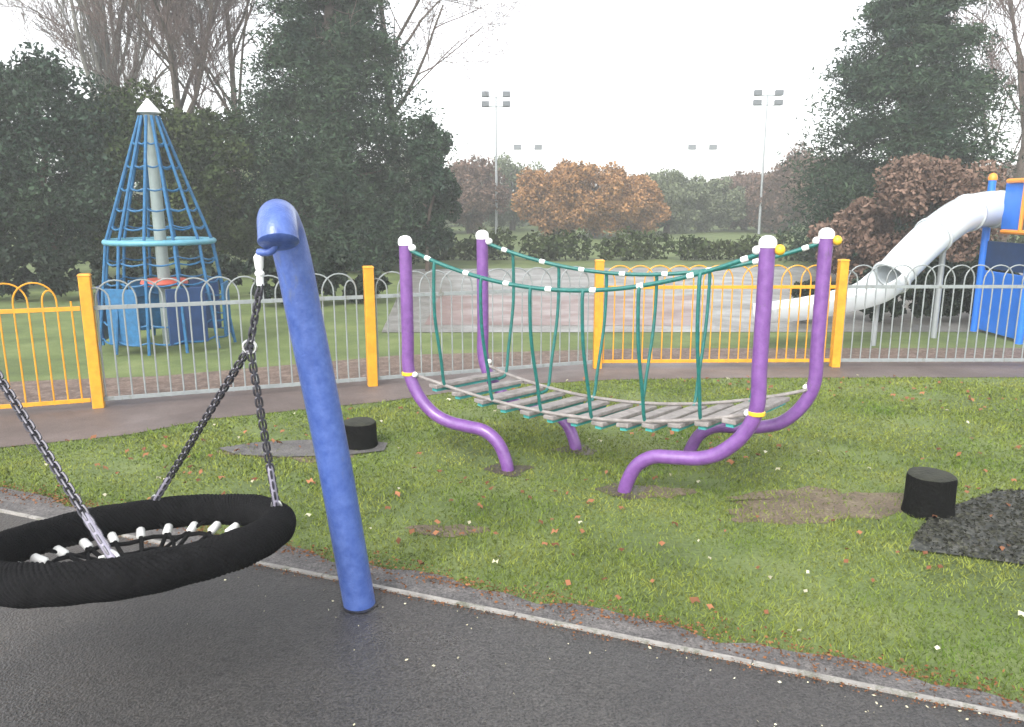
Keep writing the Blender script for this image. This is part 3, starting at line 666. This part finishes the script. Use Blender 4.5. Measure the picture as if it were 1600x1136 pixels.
# misty middle tree line
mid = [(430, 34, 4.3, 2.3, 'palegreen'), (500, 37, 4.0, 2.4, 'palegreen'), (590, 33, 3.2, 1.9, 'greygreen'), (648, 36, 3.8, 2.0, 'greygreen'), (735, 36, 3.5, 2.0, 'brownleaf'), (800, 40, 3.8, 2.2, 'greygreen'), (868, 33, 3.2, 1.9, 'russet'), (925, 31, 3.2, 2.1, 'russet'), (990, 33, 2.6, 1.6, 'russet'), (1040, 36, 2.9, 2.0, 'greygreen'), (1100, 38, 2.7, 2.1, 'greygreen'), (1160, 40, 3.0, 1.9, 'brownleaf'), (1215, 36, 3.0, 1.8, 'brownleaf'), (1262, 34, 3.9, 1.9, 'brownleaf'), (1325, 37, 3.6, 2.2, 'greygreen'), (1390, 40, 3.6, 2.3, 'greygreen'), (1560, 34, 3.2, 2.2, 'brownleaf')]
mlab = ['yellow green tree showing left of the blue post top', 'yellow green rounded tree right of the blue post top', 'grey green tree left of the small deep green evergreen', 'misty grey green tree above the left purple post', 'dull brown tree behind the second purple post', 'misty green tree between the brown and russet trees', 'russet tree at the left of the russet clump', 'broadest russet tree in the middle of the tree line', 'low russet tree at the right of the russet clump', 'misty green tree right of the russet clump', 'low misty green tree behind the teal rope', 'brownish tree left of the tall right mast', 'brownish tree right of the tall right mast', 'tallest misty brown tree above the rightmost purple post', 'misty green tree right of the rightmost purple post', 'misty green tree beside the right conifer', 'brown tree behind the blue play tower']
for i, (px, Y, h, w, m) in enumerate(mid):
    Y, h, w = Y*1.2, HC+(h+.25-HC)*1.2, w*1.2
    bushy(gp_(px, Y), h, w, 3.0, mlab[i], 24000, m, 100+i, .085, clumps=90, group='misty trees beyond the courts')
# distant wooded mass
r = np.random.default_rng(5); C = []
for i in range(150):
    x = -48+96*(i+r.random())/150; hh = r.uniform(2.2, 3.7); k = 700
    e = r.normal(size=(k, 3)); e /= np.linalg.norm(e, axis=1)[:, None]; C.append(np.array([x, r.uniform(54, 62), hh*.5])+e*np.array([1.7, 1.6, hh*.55])*r.uniform(.5, 1, (k, 1)))
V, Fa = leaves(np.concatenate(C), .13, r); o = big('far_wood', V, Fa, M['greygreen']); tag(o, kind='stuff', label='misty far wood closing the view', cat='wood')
r = np.random.default_rng(6); C = []
for i in range(60):
    x = -14+34*(i+r.random())/60; k = 260; hh = r.uniform(.55, .95)
    e = r.normal(size=(k, 3)); e /= np.linalg.norm(e, axis=1)[:, None]; C.append(np.array([x, r.uniform(22.4, 23.2), hh*.5])+e*np.array([.5, .4, hh*.55])*r.uniform(.5, 1, (k, 1)))
V, Fa = leaves(np.concatenate(C), .08, r); o = big('hedge', V, Fa, M['evergreen']); tag(o, label='low clipped hedge along the far edge of the pale court', cat='hedge')
# bare trees
bare(gp_(205, 23), 15, 'upright bare poplar left of the left conifer, palest of the bare trees', 31, 'paletwig', spread=.34, levels=4, r0=.17, upright=1.0, kids=5, crown=.12, group='bare trees')
bare(gp_(150, 25), 14, 'pale upright bare tree above the far left evergreen', 32, 'paletwig', spread=.33, levels=4, r0=.15, upright=1.0, kids=5, crown=.15, group='bare trees')
bare(gp_(300, 24), 14, 'dense brown twigged bare tree above the rope pyramid', 33, 'twig', spread=.55, levels=5, r0=.16, upright=.6, kids=6, crown=.15, group='bare trees')
bare(gp_(380, 25), 12, 'brown bare tree close against the left side of the left conifer', 34, 'twig', spread=.6, levels=5, r0=.14, upright=.5, kids=4, crown=.25, group='bare trees')
bare(gp_(-40, 18), 11, 'bare tree reaching in from the left edge of the sky', 35, 'twig', spread=.7, levels=5, r0=.15, upright=.3, kids=4, crown=.35, group='bare trees')
bare(gp_(640, 24), 13, 'fine twigged bare tree fanning out right of the left conifer', 36, 'twig', spread=.75, levels=5, r0=.15, upright=.3, kids=4, crown=.3, group='bare trees')
bare(gp_(1560, 22), 13, 'brown bare tree on the right side of the right conifer', 37, 'twig', spread=.6, levels=5, r0=.15, upright=.6, kids=5, crown=.1, group='bare trees')

# ------------------------------------------------------------------ grass blades and fallen leaves
def inside(P, poly):
    x, y = P[:, 0], P[:, 1]; c = np.zeros(len(P), bool); n = len(poly)
    for i in range(n):
        x1_, y1_ = poly[i][:2]; x2_, y2_ = poly[(i+1) % n][:2]
        if y1_ == y2_: continue
        c ^= ((y1_ > y) != (y2_ > y)) & (x < (x2_-x1_)*(y-y1_)/(y2_-y1_)+x1_)
    return c
lawn = [p[:2] for p in PN if p[0] > -7]+[(8, 7.0), (8, .5)]+[p[:2] for p in wob[::-1] if -6 < p[0] < 8]
worn = [blob(1290, 790, 150, 26, 0), blob(1220, 795, 90, 20, 0), blob(470, 705, 100, 14, 0), blob(1020, 770, 60, 10, 0), blob(700, 830, 60, 9, 0)]
for wi, w_ in enumerate(worn): sheet('worn_patch', w_, .002+.0004*wi, M['worn'])
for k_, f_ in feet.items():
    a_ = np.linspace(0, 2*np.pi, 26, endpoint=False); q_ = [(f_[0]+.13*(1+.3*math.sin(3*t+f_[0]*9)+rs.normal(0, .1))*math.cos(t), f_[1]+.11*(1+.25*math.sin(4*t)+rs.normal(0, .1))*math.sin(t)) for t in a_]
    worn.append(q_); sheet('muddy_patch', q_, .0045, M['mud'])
a_ = np.linspace(0, 2*np.pi, 30, endpoint=False); sheet('dark_ring', [(lp[0][0]+.082*(1+.08*math.sin(3*t)+rs.normal(0, .03))*math.cos(t), lp[0][1]+.082*(1+rs.normal(0, .04))*math.sin(t)) for t in a_], .016, M['foot_ring'])  # thin sheet of darker colour close around the leg base
NB = 330000
r = np.random.default_rng(9); P = np.stack([r.uniform(-6, 7, NB*2), r.uniform(1.4, 7.8, NB*2)], 1)
dep = P[:, 1]; keep = r.random(len(P)) < np.clip(3.2/np.maximum(dep, 2.2), .25, 1)**1.1
P = P[keep & (np.abs(P[:, 0]) < dep*.74+.6)]; P = P[inside(P, lawn)]
for w_ in worn[:1]: P = P[~(inside(P, w_) & (r.random(len(P)) < .55))]
for w_ in worn[1:]: P = P[~(inside(P, w_) & (r.random(len(P)) < .35))]
mp = [G(*p)[:2] for p in [(1418, 862), (1432, 835), (1455, 810), (1500, 790), (1555, 771), (1620, 768), (1760, 775), (1800, 850), (1720, 898), (1620, 889), (1500, 872)]]
P = P[~inside(P, mp)]
sp = [G(*p)[:2] for p in [(340, 702), (400, 693), (480, 689), (560, 688), (606, 694), (600, 706), (540, 713), (440, 716), (370, 712)]]
P = P[~(inside(P, sp) & (r.random(len(P)) < .8))]
# lumpy density
lump = np.sin(P[:, 0]*5.1+1.3*np.sin(P[:, 1]*3.7))+np.sin(P[:, 1]*6.3+P[:, 0]*2.2)+r.normal(0, .8, len(P))
P = P[lump > -1.5]; n = len(P); h = r.uniform(.008, .024, n)*(1+.25*np.sin(P[:, 0]*3+P[:, 1]*4)); a = r.uniform(0, 6.28, n); w = r.uniform(.0018, .0035, n)*np.clip(P[:, 1]/3, .8, 2)
ln = r.normal(0, .7, (n, 2))*h[:, None]; Bv = np.stack([P[:, 0]-np.cos(a)*w, P[:, 1]-np.sin(a)*w, np.zeros(n)], 1); Bw = np.stack([P[:, 0]+np.cos(a)*w, P[:, 1]+np.sin(a)*w, np.zeros(n)], 1)
Tp = np.stack([P[:, 0]+ln[:, 0], P[:, 1]+ln[:, 1], h], 1)
V = np.stack([Bv, Bw, Tp], 1).reshape(-1, 3); o = big('grass', V, np.arange(3*n).reshape(n, 3), M['blade']); tag(o, 'short patchy green grass of the play area', 'grass', kind='stuff')
def fallen(n, poly, size, seed, m, name, label, xr=(-6, 7), yr=(1.4, 7.8), z=.02):
    r = np.random.default_rng(seed); P = np.stack([r.uniform(*xr, n*6), r.uniform(*yr, n*6)], 1); P = P[inside(P, poly)]; cl = np.sin(P[:, 0]*2.3+1.9*np.sin(P[:, 1]*1.7+seed))+np.sin(P[:, 1]*3.1+P[:, 0]*1.3+seed)+r.normal(0, .7, len(P)); P = P[cl > .15][:n]; n = len(P)
    a = r.uniform(0, 6.28, n); s = size*r.uniform(.6, 1.3, n); k = 6; V = []
    th = np.linspace(0, 2*np.pi, k, endpoint=False)
    tx_, ty_ = r.normal(0, .25, n), r.normal(0, .25, n)
    for j, t in enumerate(th):
        rad = s*(1.0 if j % 3 == 0 else .62); dx = rad*np.cos(t+a); dy = rad*np.sin(t+a)*.9
        V.append(np.stack([P[:, 0]+dx, P[:, 1]+dy, z+r.uniform(0, .006, n)+dx*tx_+dy*ty_+.012*(j % 2)*s/size], 1))
    V = np.stack(V, 1).reshape(-1, 3); o = big(name, V, np.arange(n*k).reshape(n, k), M[m]); return tag(o, label, 'leaves', kind='stuff')
fallen(520, lawn, .021, 71, 'litterleaf', 'fallen_leaves', 'scattered orange brown fallen leaves on the grass')
fallen(110, lawn, .017, 72, 'paleleaf', 'pale_leaves', 'scattered pale fallen leaves on the grass')
fallen(190, worn[0], .017, 75, 'litterleaf', 'leaf_drift', 'brown leaves gathered on the worn earth left of the black stump')
# drift of leaf crumbs along the tarmac edge
r = np.random.default_rng(73); n = 3800; t = r.uniform(-.25, 1.15, n); e0 = E0[None]+(E1-E0)[None]*t[:, None]; nv_ = np.array([-(E1-E0)[1], (E1-E0)[0], 0]); nv_ /= np.linalg.norm(nv_)
C = e0+nv_[None]*r.normal(-.012, .05, n)[:, None]*(1+.4*np.sin(t*40))[:, None]; C[:, 2] = r.uniform(.012, .022, n)
V, Fa = leaves(C, .0075, r, .8); o = big('leaf_crumbs', V, Fa, M['crumb']); tag(o, 'line of orange leaf crumbs where grass meets the tarmac margin', 'leaves', kind='stuff')
# drifts in the gutter of the edging
n = 1200; t = r.uniform(-.6, 1.1, n); C = L0[None]+(L1-L0)[None]*t[:, None]+nrm[None]*(-.014-np.abs(r.normal(0, .02, n)))[:, None]; C[:, 2] = .02
V, Fa = leaves(C, .005, r, .8); o = big('edging_crumbs', V, Fa, M['crumb']); tag(o, 'brown crumbs caught along the pale edging strip', 'leaves', kind='stuff')

n = 120; t = r.uniform(-.3, 1.1, n); C = L0[None]+(L1-L0)[None]*t[:, None]-nrm[None]*np.abs(r.exponential(.22, n))[:, None]*(1 if nrm[1] > 0 else -1); C[:, 2] = .017
V, Fa = leaves(C, .006, r, .9); o = big('blown_crumbs', V, Fa, M['paleleaf']); tag(o, 'pale specks blown onto the dark rubber surface', 'litter', kind='stuff')
# loose chips on the mulch patch
r = np.random.default_rng(74); P = np.stack([r.uniform(2, 6, 60000), r.uniform(2, 6, 60000)], 1); P = P[inside(P, mp)][:9000]
C = np.concatenate([P, r.uniform(.016, .03, (len(P), 1))], 1); V, Fa = leaves(C, .011, r, .75); o = big('mulch_chips', V, Fa, M['chips']); tag(o, 'loose dark chips covering the mulch patch', 'mulch', kind='stuff')

# ------------------------------------------------------------------ haze
mb = MB(); mb.box((0, 40, 9), (180, 130, 20.2)); hz = mb.build('haze', M['dark'], smooth=False); hz['kind'] = 'stuff'
hm = bpy.data.materials.new('haze'); hm.use_nodes = True; hn = hm.node_tree; hn.nodes.clear()
pv = hn.nodes.new('ShaderNodeVolumePrincipled'); ho = hn.nodes.new('ShaderNodeOutputMaterial'); hn.links.new(pv.outputs[0], ho.inputs['Volume'])
pv.inputs['Color'].default_value = (.93, .95, .96, 1); pv.inputs['Density'].default_value = .0045; pv.inputs['Anisotropy'].default_value = .2
hz.data.materials.clear(); hz.data.materials.append(hm)
